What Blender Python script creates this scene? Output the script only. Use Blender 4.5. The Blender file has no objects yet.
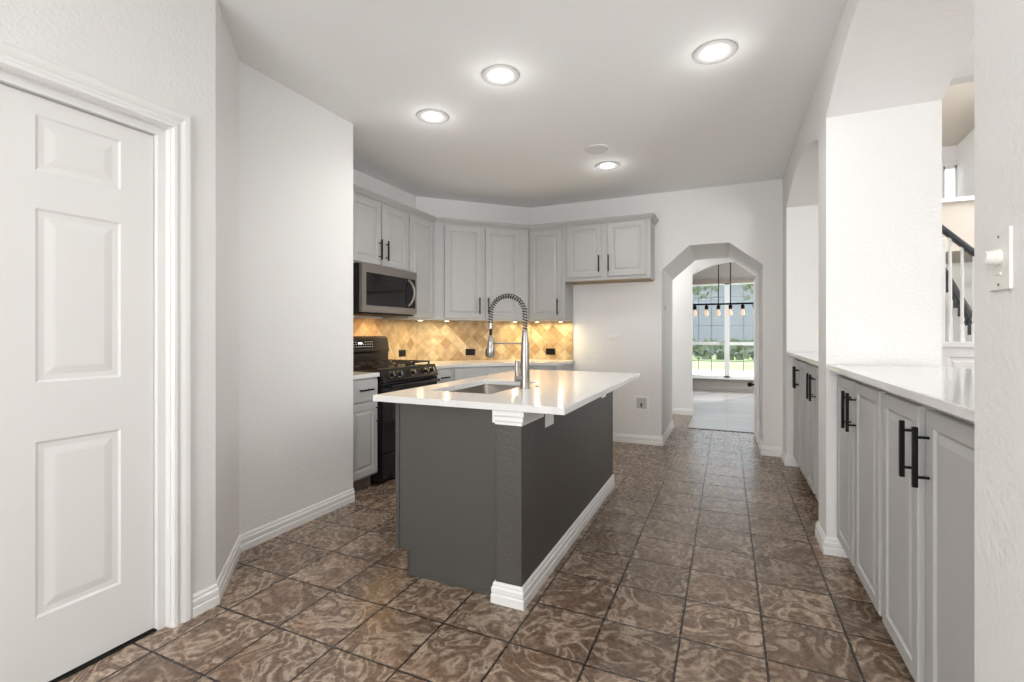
import bpy, bmesh, math, random
from mathutils import Vector, Matrix, Euler
random.seed(7)
C = bpy.context.scene.collection
S = bpy.context.scene

# ---------------------------------------------------------------- camera, world, exposure
H = 1.22
cd = bpy.data.cameras.new('camera'); cam = bpy.data.objects.new('camera', cd); C.objects.link(cam)
cam.location = (0, 0, H); cam.rotation_euler = (math.pi/2, 0, 0.4234)
cd.sensor_width = 36; cd.lens = 477/1024*36; cd.shift_y = -8/1024; cd.clip_start = .02; cd.clip_end = 200
S.camera = cam
S.view_settings.view_transform = 'Standard'; S.view_settings.look = 'None'
S.view_settings.gamma = 1; S.view_settings.use_curve_mapping = False
S.view_settings.exposure = 0.76
w = bpy.data.worlds.new('world'); S.world = w; w.use_nodes = True
bg = w.node_tree.nodes['Background']; bg.inputs[0].default_value = (.88, .94, 1, 1); bg.inputs[1].default_value = 2.6

def lamp(name, kind, loc, power, size=.2, color=(1,1,1), rot=(0,0,0), size_y=None, **kw):
    l = bpy.data.lights.new(name, kind); o = bpy.data.objects.new(name, l); C.objects.link(o)
    o.location = loc; o.rotation_euler = rot; l.energy = power; l.color = color
    if kind == 'AREA':
        l.size = size
        if size_y: l.shape = 'RECTANGLE'; l.size_y = size_y
        else: l.shape = 'DISK'
    elif kind == 'SPOT':
        l.shadow_soft_size = size; l.spot_size = kw.get('cone', 2.6); l.spot_blend = .9
    elif kind == 'POINT': l.shadow_soft_size = size
    return o
PI = math.pi
sun = lamp('sun', 'SUN', (0,0,10), 3.0, rot=(math.radians(48), 0, math.radians(150))); sun.data.angle = .03; sun.data.color = (1,.95,.86)
lamp('rear_fill', 'AREA', (-.8, -2.85, 1.4), 85, 2.6, (.97,.985,1), (PI/2+.55, 0, 0), 1.7)  # added area lamp behind the camera, tilted up to lift the ceiling; no window
lamp('stair_hall_fill', 'AREA', (4.3, 5.2, 3.2), 95, 2.5, (.98,.99,1), (0, math.radians(70), 0), 2.5)  # added area lamp brightening the stair hall from its closed right wall
lamp('living_room_fill', 'AREA', (4.3, 0.6, 1.6), 90, 2.5, (.98,.99,1), (0, math.radians(110), 0), 1.8)  # added fill lamp beyond the counter, aimed upward; no window is built there
lamp('passage_ceiling_light', 'AREA', (-1.2, 7.05, 2.6), 7, .3, (1,.98,.95))
lamp('passage_side_fill', 'AREA', (-3.2, 7.0, 1.0), 22, 1.0, (.97,.985,1), (0, -math.radians(100), 0), 1.4)  # unseen lamp added to lighten the archway from the left
lamp('dining_side_fill', 'AREA', (2.3, 9.6, 1.6), 48, 1.8, (.95,.98,1), (0, math.radians(90), 0), 1.6)  # added lamp against a blank side wall, lifting the dark dining room

# ---------------------------------------------------------------- materials
def mat(name, col, rough=.5, metal=0, spec=None, noise=0, nscale=20, bump=0, bscale=200, bdist=.002, coat=0, emit=None, estr=0, trans=0, ior=1.45):
    m = bpy.data.materials.new(name); m.use_nodes = True
    nt = m.node_tree; b = nt.nodes['Principled BSDF']
    b.inputs['Base Color'].default_value = (*col, 1); b.inputs['Roughness'].default_value = rough
    b.inputs['Metallic'].default_value = metal; b.inputs['IOR'].default_value = ior
    if spec is not None: b.inputs['Specular IOR Level'].default_value = spec
    if coat: b.inputs['Coat Weight'].default_value = coat; b.inputs['Coat Roughness'].default_value = .1
    if emit: b.inputs['Emission Color'].default_value = (*emit, 1); b.inputs['Emission Strength'].default_value = estr
    if trans: b.inputs['Transmission Weight'].default_value = trans
    tc = nt.nodes.new('ShaderNodeTexCoord')
    if noise:
        n = nt.nodes.new('ShaderNodeTexNoise'); n.inputs['Scale'].default_value = nscale; n.inputs['Detail'].default_value = 4
        nt.links.new(tc.outputs['Object'], n.inputs['Vector'])
        mx = nt.nodes.new('ShaderNodeMix'); mx.data_type = 'RGBA'
        mx.inputs[6].default_value = (*[c*(1-noise) for c in col], 1); mx.inputs[7].default_value = (*[min(1, c*(1+noise)) for c in col], 1)
        nt.links.new(n.outputs['Fac'], mx.inputs[0]); nt.links.new(mx.outputs[2], b.inputs['Base Color'])
    if bump:
        n2 = nt.nodes.new('ShaderNodeTexNoise'); n2.inputs['Scale'].default_value = bscale; n2.inputs['Detail'].default_value = 2
        nt.links.new(tc.outputs['Object'], n2.inputs['Vector'])
        bp = nt.nodes.new('ShaderNodeBump'); bp.inputs['Strength'].default_value = bump; bp.inputs['Distance'].default_value = bdist
        nt.links.new(n2.outputs['Fac'], bp.inputs['Height']); nt.links.new(bp.outputs[0], b.inputs['Normal'])
    return m

class G:   # tiny node helper
    def __init__(s, name):
        s.m = bpy.data.materials.new(name); s.m.use_nodes = True; s.nt = s.m.node_tree; s.b = s.nt.nodes['Principled BSDF']
    def n(s, t, **kw):
        x = s.nt.nodes.new(t)
        for k, v in kw.items(): setattr(x, k, v)
        return x
    def l(s, a, b): s.nt.links.new(a, b)
    def math(s, op, a, b=None, c=None):
        x = s.n('ShaderNodeMath', operation=op)
        for i, v in enumerate((a, b, c)):
            if v is None: continue
            if isinstance(v, (int, float)): x.inputs[i].default_value = v
            else: s.l(v, x.inputs[i])
        return x.outputs[0]
    def mix(s, f, a, b):
        x = s.n('ShaderNodeMix', data_type='RGBA')
        for i, v in ((0, f), (6, a), (7, b)):
            if isinstance(v, (int, float)): x.inputs[i].default_value = v
            elif isinstance(v, tuple): x.inputs[i].default_value = (*v, 1)
            else: s.l(v, x.inputs[i])
        return x.outputs[2]

M = {}
M['wall'] = mat('wall_paint', (.80,.792,.778), .65, bump=.5, bscale=75, bdist=.005)
M['ceiling'] = mat('ceiling_paint', (.885,.892,.885), .8, bump=.3, bscale=110, bdist=.004)
M['trim'] = mat('white_trim', (.82,.815,.80), .35)
M['doorwhite'] = mat('white_door_paint', (.80,.79,.775), .45)
M['cab'] = mat('grey_cabinet_paint', (.475,.472,.465), .42, noise=.03, nscale=8)
M['cabin'] = mat('raw_cabinet_wood', (.42,.30,.18), .6, noise=.1)
M['toe'] = mat('taupe_toe_kick', (.27,.225,.195), .5)
M['island'] = mat('charcoal_cabinet_paint', (.082,.077,.070), .38)
M['islwall'] = mat('charcoal_textured_paint', (.078,.073,.068), .45, bump=.6, bscale=60, bdist=.004)
M['quartz'] = mat('white_quartz', (.74,.73,.72), .12, noise=.03, nscale=30)
M['quartzgrey'] = M['quartz']
M['black'] = mat('black_metal', (.006,.006,.006), .5, spec=.2)
M['blackgloss'] = mat('black_enamel', (.008,.008,.009), .12)
M['blacksteel'] = mat('black_stainless', (.045,.042,.04), .3, metal=.85)
M['steel'] = mat('stainless', (.42,.385,.35), .28, metal=1)
M['nickel'] = mat('brushed_nickel', (.33,.31,.29), .3, metal=1)
M['springcore'] = mat('hose_sleeve', (.30,.29,.28), .5, metal=.6)
M['springmetal'] = mat('dark_spring', (.13,.12,.12), .3, metal=1)
M['darkglass'] = mat('dark_glass', (.01,.01,.01), .05)
M['iron'] = mat('cast_iron', (.015,.014,.013), .6)
M['grey'] = mat('grey_plastic', (.25,.25,.25), .4)
M['print'] = mat('pale_print', (.7,.7,.7), .5)
M['display'] = mat('lit_display', (.1,.1,.1), .3, emit=(.9,.95,1), estr=2.5)
M['lens'] = mat('lamp_lens', (1,1,1), .4, emit=(1,.98,.95), estr=9)
M['puck'] = mat('warm_puck_lens', (1,1,1), .4, emit=(1,.85,.6), estr=5)
M['bulb'] = mat('bulb_glow', (.75,.55,.42), .2, emit=(1,.7,.5), estr=.35)
M['glass'] = None
M['bronze'] = mat('dark_bronze', (.03,.022,.018), .4, metal=.6)
M['rail'] = mat('dark_stained_rail', (.035,.04,.045), .35)
M['diningwall'] = mat('taupe_wall_paint', (.36,.33,.30), .7)
M['beige'] = mat('beige_wall_paint', (.60,.54,.47), .7)
M['knob'] = mat('ivory_plastic', (.80,.79,.75), .3)
M['box'] = mat('box_recess', (.55,.54,.52), .6)
M['brass'] = mat('valve_metal', (.12,.10,.09), .35, metal=.8)
M['glare'] = mat('white_window_glare', (.85,.83,.78), .8, trans=.35)  # translucent white that imitates glare in the stair hall window
M['grass'] = mat('lawn', (.30,.36,.16), .9, noise=.4, nscale=3)
M['pave'] = mat('pale_concrete', (.6,.58,.54), .9)
M['leaf'] = mat('tree_leaves', (.12,.15,.085), .8, noise=.5, nscale=6)
M['bark'] = mat('bark', (.10,.07,.05), .9)
M['siding'] = mat('grey_siding', (.25,.26,.285), .8)
M['roof'] = mat('roof_shingle', (.12,.11,.11), .9)
M['pink'] = mat('pink_blossom', (.6,.2,.2), .8)
g = G('window_glass'); t_ = g.n('ShaderNodeBsdfTransparent'); t_.inputs[0].default_value=(.96,.98,1,1)
gl = g.n('ShaderNodeBsdfGlossy'); gl.inputs['Roughness'].default_value = .35; ms = g.n('ShaderNodeMixShader'); ms.inputs[0].default_value = .03
g.l(t_.outputs[0], ms.inputs[1]); g.l(gl.outputs[0], ms.inputs[2]); g.l(ms.outputs[0], g.nt.nodes['Material Output'].inputs[0]); M['glass'] = g.m

# floor tile: 12 inch slate-look squares with swirls
def tile_floor():
    T = .3056
    g = G('slate_floor_tile'); tc = g.n('ShaderNodeTexCoord'); mp = g.n('ShaderNodeMapping')
    mp.inputs['Location'].default_value = (.783/T+40, -1.7096/T+40, 0); mp.inputs['Scale'].default_value = (1/T, 1/T, 1)
    g.l(tc.outputs['Object'], mp.inputs[0]); sp = g.n('ShaderNodeSeparateXYZ'); g.l(mp.outputs[0], sp.inputs[0])
    fx = g.math('FRACT', sp.outputs[0]); fy = g.math('FRACT', sp.outputs[1])
    ix = g.math('FLOOR', sp.outputs[0]); iy = g.math('FLOOR', sp.outputs[1])
    cx = g.n('ShaderNodeCombineXYZ'); g.l(ix, cx.inputs[0]); g.l(iy, cx.inputs[1])
    wn = g.n('ShaderNodeTexWhiteNoise', noise_dimensions='3D'); g.l(cx.outputs[0], wn.inputs[0])
    # per tile: random rotation + offset of the pattern
    ang = g.math('MULTIPLY', g.math('FLOOR', g.math('MULTIPLY', wn.outputs['Value'], 8)), .785)
    rot = g.n('ShaderNodeVectorRotate', rotation_type='Z_AXIS'); g.l(mp.outputs[0], rot.inputs['Vector']); g.l(ang, rot.inputs['Angle'])
    off = g.n('ShaderNodeVectorMath', operation='MULTIPLY_ADD'); g.l(wn.outputs['Color'], off.inputs[0]); off.inputs[1].default_value = (30,30,30); g.l(rot.outputs[0], off.inputs[2])
    n1 = g.n('ShaderNodeTexNoise'); n1.inputs['Scale'].default_value = 1.5; n1.inputs['Detail'].default_value = 3; n1.inputs['Distortion'].default_value = 1.6
    g.l(off.outputs[0], n1.inputs['Vector'])
    # contour-like streaks from the noise field
    st = g.math('FRACT', g.math('MULTIPLY', n1.outputs['Fac'], 5.5))
    st = g.math('ABSOLUTE', g.math('SUBTRACT', g.math('MULTIPLY', st, 2), 1))
    n2 = g.n('ShaderNodeTexNoise'); n2.inputs['Scale'].default_value = 1.3; n2.inputs['Detail'].default_value = 5; g.l(off.outputs[0], n2.inputs['Vector'])
    n3 = g.n('ShaderNodeTexNoise'); n3.inputs['Scale'].default_value = 14; n3.inputs['Detail'].default_value = 5; g.l(off.outputs[0], n3.inputs['Vector'])
    cr = g.n('ShaderNodeValToRGB'); e = cr.color_ramp.elements
    e[0].position = .1; e[0].color = (.122,.080,.055,1); e[1].position = .90; e[1].color = (.40,.31,.235,1)
    k = e.new(.45); k.color = (.165,.112,.078,1); k = e.new(.68); k.color = (.24,.175,.13,1)
    sw = g.math('ADD', g.math('MULTIPLY', st, .75), g.math('MULTIPLY', n3.outputs['Fac'], .35)); g.l(sw, cr.inputs[0])
    rust = g.n('ShaderNodeMapRange'); rust.inputs[1].default_value = .5; rust.inputs[2].default_value = .68; g.l(n2.outputs['Fac'], rust.inputs[0])
    c1 = g.mix(g.math('MULTIPLY', rust.outputs[0], .35), cr.outputs[0], (.22,.125,.075))
    tone = g.n('ShaderNodeSeparateColor'); g.l(wn.outputs['Color'], tone.inputs[0])
    hv = g.n('ShaderNodeHueSaturation'); g.l(g.math('ADD', g.math('MULTIPLY', tone.outputs[1], .35), .83), hv.inputs['Value']); g.l(c1, hv.inputs['Color'])
    d = g.math('MINIMUM', g.math('MINIMUM', fx, g.math('SUBTRACT', 1, fx)), g.math('MINIMUM', fy, g.math('SUBTRACT', 1, fy)))
    gr = g.math('LESS_THAN', d, .015)
    col = g.mix(gr, hv.outputs[0], (.035,.025,.019)); g.l(col, g.b.inputs['Base Color'])
    g.l(g.math('ADD', .20, g.math('MULTIPLY', n3.outputs['Fac'], .14)), g.b.inputs['Roughness'])
    edge = g.n('ShaderNodeMapRange'); edge.inputs[1].default_value = .006; edge.inputs[2].default_value = .03; g.l(d, edge.inputs[0])
    hgt = g.math('ADD', edge.outputs[0], g.math('ADD', g.math('MULTIPLY', st, .35), g.math('MULTIPLY', n2.outputs['Fac'], .5)))
    bp = g.n('ShaderNodeBump'); bp.inputs['Strength'].default_value = .35; bp.inputs['Distance'].default_value = .003; g.l(hgt, bp.inputs['Height'])
    g.l(bp.outputs[0], g.b.inputs['Normal']); return g.m
M['tile'] = tile_floor()

def wood_floor():
    g = G('wood_floor'); tc = g.n('ShaderNodeTexCoord'); b = g.n('ShaderNodeTexBrick'); mp = g.n('ShaderNodeMapping')
    mp.inputs['Rotation'].default_value = (0, 0, 0); g.l(tc.outputs['Object'], mp.inputs[0]); g.l(mp.outputs[0], b.inputs['Vector'])
    b.inputs['Scale'].default_value = 1; b.inputs['Brick Width'].default_value = 1.2; b.inputs['Row Height'].default_value = .15; b.inputs['Mortar Size'].default_value = .003
    b.inputs['Color1'].default_value = (.26,.235,.22,1); b.inputs['Color2'].default_value = (.34,.31,.29,1); b.inputs['Mortar'].default_value = (.08,.07,.06,1)
    g.l(b.outputs[0], g.b.inputs['Base Color']); g.b.inputs['Roughness'].default_value = .32; return g.m
M['wood'] = wood_floor()

def travertine():   # diamonds of tumbled stone; u = horizontal run, v = height, taken from generated UV map
    g = G('travertine_tile'); uv = g.n('ShaderNodeUVMap'); mp = g.n('ShaderNodeMapping')
    s = 1/.105; mp.inputs['Rotation'].default_value = (0,0,PI/4); mp.inputs['Scale'].default_value = (s,s,1); mp.inputs['Location'].default_value = (50.2,50.35,0)
    g.l(uv.outputs[0], mp.inputs[0]); sp = g.n('ShaderNodeSeparateXYZ'); g.l(mp.outputs[0], sp.inputs[0])
    fx = g.math('FRACT', sp.outputs[0]); fy = g.math('FRACT', sp.outputs[1])
    c = g.n('ShaderNodeCombineXYZ'); g.l(g.math('FLOOR', sp.outputs[0]), c.inputs[0]); g.l(g.math('FLOOR', sp.outputs[1]), c.inputs[1])
    wn = g.n('ShaderNodeTexWhiteNoise', noise_dimensions='3D'); g.l(c.outputs[0], wn.inputs[0])
    cr = g.n('ShaderNodeValToRGB'); e = cr.color_ramp.elements
    e[0].color = (.33,.215,.10,1); e[1].color = (.58,.455,.27,1); k = e.new(.5); k.color = (.44,.32,.17,1); g.l(wn.outputs['Value'], cr.inputs[0])
    n = g.n('ShaderNodeTexNoise'); n.inputs['Scale'].default_value = 1.6; n.inputs['Detail'].default_value = 6; g.l(mp.outputs[0], n.inputs['Vector'])
    hv = g.n('ShaderNodeHueSaturation'); g.l(g.math('ADD', g.math('MULTIPLY', n.outputs['Fac'], 1.3), .35), hv.inputs['Value']); g.l(cr.outputs[0], hv.inputs['Color'])
    d = g.math('MINIMUM', g.math('MINIMUM', fx, g.math('SUBTRACT', 1, fx)), g.math('MINIMUM', fy, g.math('SUBTRACT', 1, fy)))
    col = g.mix(g.math('LESS_THAN', d, .025), hv.outputs[0], (.42,.34,.25)); g.l(col, g.b.inputs['Base Color']); g.b.inputs['Roughness'].default_value = .5
    ed = g.n('ShaderNodeMapRange'); ed.inputs[1].default_value = .01; ed.inputs[2].default_value = .06; g.l(d, ed.inputs[0])
    bp = g.n('ShaderNodeBump'); bp.inputs['Strength'].default_value = .4; bp.inputs['Distance'].default_value = .003; g.l(ed.outputs[0], bp.inputs['Height']); g.l(bp.outputs[0], g.b.inputs['Normal'])
    return g.m
M['travertine'] = travertine()

# ---------------------------------------------------------------- mesh helpers
def box(bm, x0, y0, z0, x1, y1, z1, bev=0):
    b2 = bmesh.new(); bmesh.ops.create_cube(b2, size=1)
    for v in b2.verts:
        v.co = Vector(((x0+x1)/2+v.co.x*(x1-x0), (y0+y1)/2+v.co.y*(y1-y0), (z0+z1)/2+v.co.z*(z1-z0)))
    if bev: bmesh.ops.bevel(b2, geom=b2.edges[:]+b2.verts[:], offset=bev, segments=2, profile=.6, affect='EDGES')
    merge(bm, b2); return bm
def merge(bm, b2, mtx=None):
    if mtx is not None: bmesh.ops.transform(b2, matrix=mtx, verts=b2.verts)
    me = bpy.data.meshes.new('t'); b2.to_mesh(me); b2.free(); bm.from_mesh(me); bpy.data.meshes.remove(me)
def prism(bm, pts, z0, z1, axis='Z'):
    """pts: 2D outline. axis Z: (x,y) up z0..z1; X: (y,z) from x=z0..z1; Y: (x,z) from y=z0..z1"""
    f = {'Z': lambda p, t: (p[0], p[1], t), 'X': lambda p, t: (t, p[0], p[1]), 'Y': lambda p, t: (p[0], t, p[1])}[axis]
    b2 = bmesh.new()
    a = [b2.verts.new(f(p, z0)) for p in pts]; b = [b2.verts.new(f(p, z1)) for p in pts]; n = len(pts)
    b2.faces.new(a); b2.faces.new(b[::-1])
    for i in range(n): b2.faces.new((a[i], b[i], b[(i+1)%n], a[(i+1)%n]))
    bmesh.ops.recalc_face_normals(b2, faces=b2.faces); merge(bm, b2); return bm
def cyl(bm, p0, p1, r0, r1=None, seg=20, caps=True):
    r1 = r0 if r1 is None else r1; p0 = Vector(p0); p1 = Vector(p1); d = p1-p0
    b2 = bmesh.new(); bmesh.ops.create_cone(b2, cap_ends=caps, segments=seg, radius1=r0, radius2=r1, depth=d.length)
    q = Vector((0,0,1)).rotation_difference(d.normalized())
    merge(bm, b2, Matrix.Translation((p0+p1)/2) @ q.to_matrix().to_4x4()); return bm
def tube(bm, pts, r, seg=10, closed=False):
    pts = [Vector(p) for p in pts]; n = len(pts); rings = []; up = Vector((0,0,1)); prev = None
    for i, p in enumerate(pts):
        a = pts[max(i-1,0)]; b = pts[min(i+1,n-1)]; t = (b-a).normalized()
        if prev is None:
            u = up if abs(t.z) < .9 else Vector((1,0,0)); x = t.cross(u).normalized()
        else: x = (prev - t*prev.dot(t)).normalized()
        prev = x; y = t.cross(x)
        rr = r[i] if isinstance(r, (list,tuple)) else r
        rings.append([bm.verts.new(p + (x*math.cos(k*2*PI/seg)+y*math.sin(k*2*PI/seg))*rr) for k in range(seg)])
    for i in range(n-1):
        for k in range(seg): bm.faces.new((rings[i][k], rings[i][(k+1)%seg], rings[i+1][(k+1)%seg], rings[i+1][k]))
    bm.faces.new(rings[0][::-1]); bm.faces.new(rings[-1]); return bm
def lathe(bm, prof, c=(0,0,0), seg=28):
    """prof: list of (r, z)"""
    rings = []
    for r, z in prof:
        rings.append([bm.verts.new((c[0]+r*math.cos(k*2*PI/seg), c[1]+r*math.sin(k*2*PI/seg), c[2]+z)) for k in range(seg)])
    for i in range(len(prof)-1):
        for k in range(seg): bm.faces.new((rings[i][k], rings[i][(k+1)%seg], rings[i+1][(k+1)%seg], rings[i+1][k]))
    bm.faces.new(rings[0][::-1]); bm.faces.new(rings[-1]); return bm
def sweep(bm, path, prof, closed=False):
    """horizontal path of (x,y); prof of (out, z), out = to the RIGHT of travel; mitred corners"""
    P = [Vector(p) for p in path]; n = len(P); rings = []
    for i in range(n):
        d0 = (P[i]-P[i-1]).normalized() if i else None; d1 = (P[i+1]-P[i]).normalized() if i < n-1 else None
        if d0 is None: d0 = d1
        if d1 is None: d1 = d0
        n0 = Vector((d0.y, -d0.x)); n1 = Vector((d1.y, -d1.x)); m = (n0+n1).normalized(); k = 1/max(.3, m.dot(n0))
        rings.append([bm.verts.new((P[i].x+m.x*o*k, P[i].y+m.y*o*k, z)) for o, z in prof])
    q = len(prof)
    for i in range(n-1):
        for k in range(q): bm.faces.new((rings[i][k], rings[i+1][k], rings[i+1][(k+1)%q], rings[i][(k+1)%q]))
    bm.faces.new(rings[0]); bm.faces.new(rings[-1][::-1])
    bmesh.ops.recalc_face_normals(bm, faces=bm.faces); return bm
def panel_face(bm, xs, zs, panels, y, rings, back=None, normals=True):
    """front face in XZ at y (facing -Y), grid cells listed in panels get nested rings [(inset, dy)]; back= y of back side"""
    for i in range(len(xs)-1):
        for j in range(len(zs)-1):
            x0, x1, z0, z1 = xs[i], xs[i+1], zs[j], zs[j+1]
            R = [(x0,z0),(x1,z0),(x1,z1),(x0,z1)]
            if (i, j) not in panels:
                bm.faces.new([bm.verts.new((x, y, z)) for x, z in R]); continue
            prev = [bm.verts.new((x, y, z)) for x, z in R]
            for ins, dy in rings:
                cur = [bm.verts.new((x, y+dy, z)) for x, z in ((x0+ins,z0+ins),(x1-ins,z0+ins),(x1-ins,z1-ins),(x0+ins,z1-ins))]
                for k in range(4): bm.faces.new((prev[k], prev[(k+1)%4], cur[(k+1)%4], cur[k]))
                prev = cur
            bm.faces.new(prev)
    if back is not None:
        X0, X1, Z0, Z1 = xs[0], xs[-1], zs[0], zs[-1]
        e = [(X0,Z0),(X1,Z0),(X1,Z1),(X0,Z1)]; f = [bm.verts.new((x,y,z)) for x,z in e]; b = [bm.verts.new((x,back,z)) for x,z in e]
        for k in range(4): bm.faces.new((f[(k+1)%4], f[k], b[k], b[(k+1)%4]))
        bm.faces.new(b[::-1])
    bmesh.ops.remove_doubles(bm, verts=bm.verts, dist=1e-5); bmesh.ops.recalc_face_normals(bm, faces=bm.faces); return bm

def mw(o):
    m = Matrix.Translation(o.location) @ o.rotation_euler.to_matrix().to_4x4()
    return mw(o.parent) @ m if o.parent else m
def obj(name, bm, m, parent=None, smooth=False, local=False, bevel=0, label=None):
    """links bm as ONE mesh object; world-built geometry is brought into the parent's frame"""
    if parent is not None and not local: bmesh.ops.transform(bm, matrix=mw(parent).inverted(), verts=bm.verts)
    me = bpy.data.meshes.new(name); bm.to_mesh(me); bm.free()
    if isinstance(m, str): m = M[m]
    me.materials.append(m); o = bpy.data.objects.new(name, me); C.objects.link(o)
    if parent is not None: o.parent = parent
    if smooth:
        for p in me.polygons: p.use_smooth = True
        me.set_sharp_from_angle(angle=math.radians(40))
    if bevel:
        b = o.modifiers.new('bevel', 'BEVEL'); b.width = bevel; b.segments = 2; b.limit_method = 'ANGLE'
    if label: o['label'] = label
    return o
def centred(o):    # move a top-level mesh's origin to its base centre
    me = o.data; xs = [v.co for v in me.vertices]
    c = Vector(((min(v.x for v in xs)+max(v.x for v in xs))/2, (min(v.y for v in xs)+max(v.y for v in xs))/2, min(v.z for v in xs)))
    me.transform(Matrix.Translation(-c)); o.location = c; return o
def struct(name, bm, m, parent=None, **kw):
    o = obj(name, bm, m, parent, **kw)
    if parent is None: o['kind'] = 'structure'
    return o
def thing(name, label, cat, loc=(0,0,0), rotz=0, group=None):
    o = bpy.data.objects.new(name, None); C.objects.link(o); o.empty_display_size = .1
    o.location = loc; o.rotation_euler = (0,0,rotz); o['label'] = label; o['category'] = cat
    if group: o['group'] = group
    return o
def tag(o, label, cat, group=None):
    o['label'] = label; o['category'] = cat
    if group: o['group'] = group
    return o
def copy_tree(o, parent=None):
    c = o.copy(); C.objects.link(c)
    if parent is not None: c.parent = parent
    for ch in [x for x in S.objects if x.parent == o]: copy_tree(ch, c)
    return c
nb = bmesh.new

# ---------------------------------------------------------------- setting: floors, ceilings, walls
WX = .50; WB = 1.0; CH = 2.74; FY = 5.38; TY = 6.5
struct('floor', box(nb(), -3.4, -3.2, -.1, 4.6, 6.5, 0), 'tile')
struct('floor', box(nb(), -3.4, 6.5, -.1, -.462, 7.62, 0), 'tile')
o = box(nb(), -.462, 6.5, -.1, 4.6, 7.62, 0); box(o, -3.4, 7.62, -.1, 4.6, 11.2, 0); struct('floor', o, 'wood')
struct('trim_1', box(nb(), -.462, 6.485, 0, .60, 6.53, .006), 'bronze')
struct('ceiling', box(nb(), -3.4, -3.2, CH, WX, FY, CH+.1), 'ceiling')
struct('ceiling', box(nb(), -3.4, FY, CH, .9, 8.1, CH+.1), 'ceiling')
struct('ceiling', box(nb(), -3.4, 8.1, CH, 2.4, 11.2, CH+.1), 'ceiling')
struct('wall_right', box(nb(), .9, TY, 0, 1.0, 8.0, CH), 'wall')
struct('ceiling', box(nb(), WX, -3.2, CH, 4.6, 3.68, CH+.1), 'ceiling')

# left wall with the door opening (door clear opening Y .33..1.188 , z 0..2.035)
DX = -2.10
o = nb()
prism(o, [(-3.2,0),(.29,0),(.29,2.09),(1.245,2.09),(1.245,0),(1.41,0),(1.41,CH),(-3.2,CH)], DX-.12, DX, 'X')
struct('wall_left', o, 'wall')
# angled return and pantry block wall
struct('wall_left', prism(nb(), [(DX,1.41),(-2.48,1.80),(-2.60,1.80),(-2.60,1.72),(-2.22,1.36),(-2.22,1.41)], 0, CH), 'wall')
struct('wall_left', prism(nb(), [(-2.48,1.80),(-2.48,2.69),(-3.155,2.69),(-3.155,2.58),(-2.60,2.58),(-2.60,1.80)], 0, CH), 'wall')
struct('wall_left', box(nb(), -3.3, 2.58, 0, -3.155, 4.40, CH), 'wall')
struct('wall_back', prism(nb(), [(-3.155,4.40),(-2.175,5.38),(-2.175,5.53),(-3.3,4.40)], 0, CH), 'wall')
# wall with the octagonal archway: a deep passage
arch = [(-.645,0),(-.645,1.905),(-.365,2.15),(.018,2.15),(.325,1.905),(.325,0)]
struct('wall_back', prism(nb(), [(-2.175,0)]+arch+[(WX,0),(WX,CH),(-2.175,CH)], FY, TY, 'Y'), 'wall')
# right wall with two arched pass-through openings
n1 = [(1.385,0),(1.385,2.40),(1.45,2.445),(1.78,2.555),(2.08,2.603),(2.38,2.603),(2.68,2.555),(3.03,2.445),(3.12,2.40),(3.12,0)]
n2 = [(3.36,0),(3.36,2.375),(3.48,2.42),(3.75,2.495),(4.02,2.525),(4.31,2.525),(4.6,2.485),(4.86,2.41),(4.97,2.365),(4.97,0)]
par = lambda c, h, top, drop, n=18: [(c+h*t, top-drop*t*t) for t in [-1+2*i/n for i in range(n+1)]]
n1 = [(1.385,0)]+par(2.2525,.8675,2.61,.20)+[(3.12,0)]
n2 = [(3.36,0)]+par(4.205,.845,2.53,.155)+[(5.05,0)]
struct('wall_right', prism(nb(), [(-3.2,0)]+n1+n2+[(FY,0),(FY,CH),(-3.2,CH)], WX, WB, 'X'), 'wall')
struct('wall_right', box(nb(), WX, FY, 0, WB, TY, CH), 'wall')
# rear of the room behind the camera, without openings
o = prism(nb(), [(-3.2,0),(4.6,0),(4.6,CH),(-3.2,CH)], -3.2, -3.05, 'Y'); struct('wall_rear', o, 'wall')
# passage and dining room
ao = [(-.474,0),(-.474,2.095),(-.33,2.165),(-.199,2.213),(-.06,2.243),(.04,2.255),(.16,2.255),(.26,2.243),(.42,2.213),(.55,2.165),(.69,2.095),(.69,0)]
struct('wall_far', prism(nb(), [(-3.4,0)]+ao+[(.9,0),(.9,CH),(-3.4,CH)], 7.55, 7.68, 'Y'), 'wall')
struct('wall_left', box(nb(), -3.4, 5.53, 0, -3.3, 11.2, CH), 'wall')
struct('wall_right', box(nb(), 2.4, 8.1, 0, 2.5, 11.2, CH), 'diningwall')
WL, WR, WZ0, WZ1 = -.86, .90, .28, 2.28
o = nb()
box(o, -3.4, 11.0, 0, WL, 11.15, CH); box(o, WR, 11.0, 0, 2.4, 11.15, CH)
box(o, WL, 11.0, 0, WR, 11.15, WZ0); box(o, WL, 11.0, WZ1, WR, 11.15, CH)
struct('wall_far', o, 'diningwall')

# baseboards
BP = [(0,0),(.016,0),(.016,.035),(.012,.042),(.014,.048),(.014,.066),(.009,.074),(.009,.082),(.004,.092),(0,.092)]
def base(name, path): return struct(name, sweep(nb(), path, BP), 'trim')
base('baseboard_left', [(DX,1.302),(DX,1.41),(-2.48,1.80),(-2.48,2.69),(-3.1,2.69)][:4])
base('baseboard_back', [(-1.62,FY),(-.645,FY),(-.645,TY)])
base('baseboard_back', [(.325,TY-.64),(.325,FY),(WX,FY),(WX,5.05),(.62,5.05)])
base('baseboard_right', [(.62,3.36),(WX,3.36),(WX,3.12),(.60,3.12)])
base('baseboard_far', [(-3.3,7.55),(-.474,7.55),(-.474,7.68)])
struct('baseboard_far', sweep(nb(), [(-3.3,11.0),(2.4,11.0)], BP), 'diningwall')
base('baseboard_right', [(WX,1.385),(WX,-3.0)])

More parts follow.
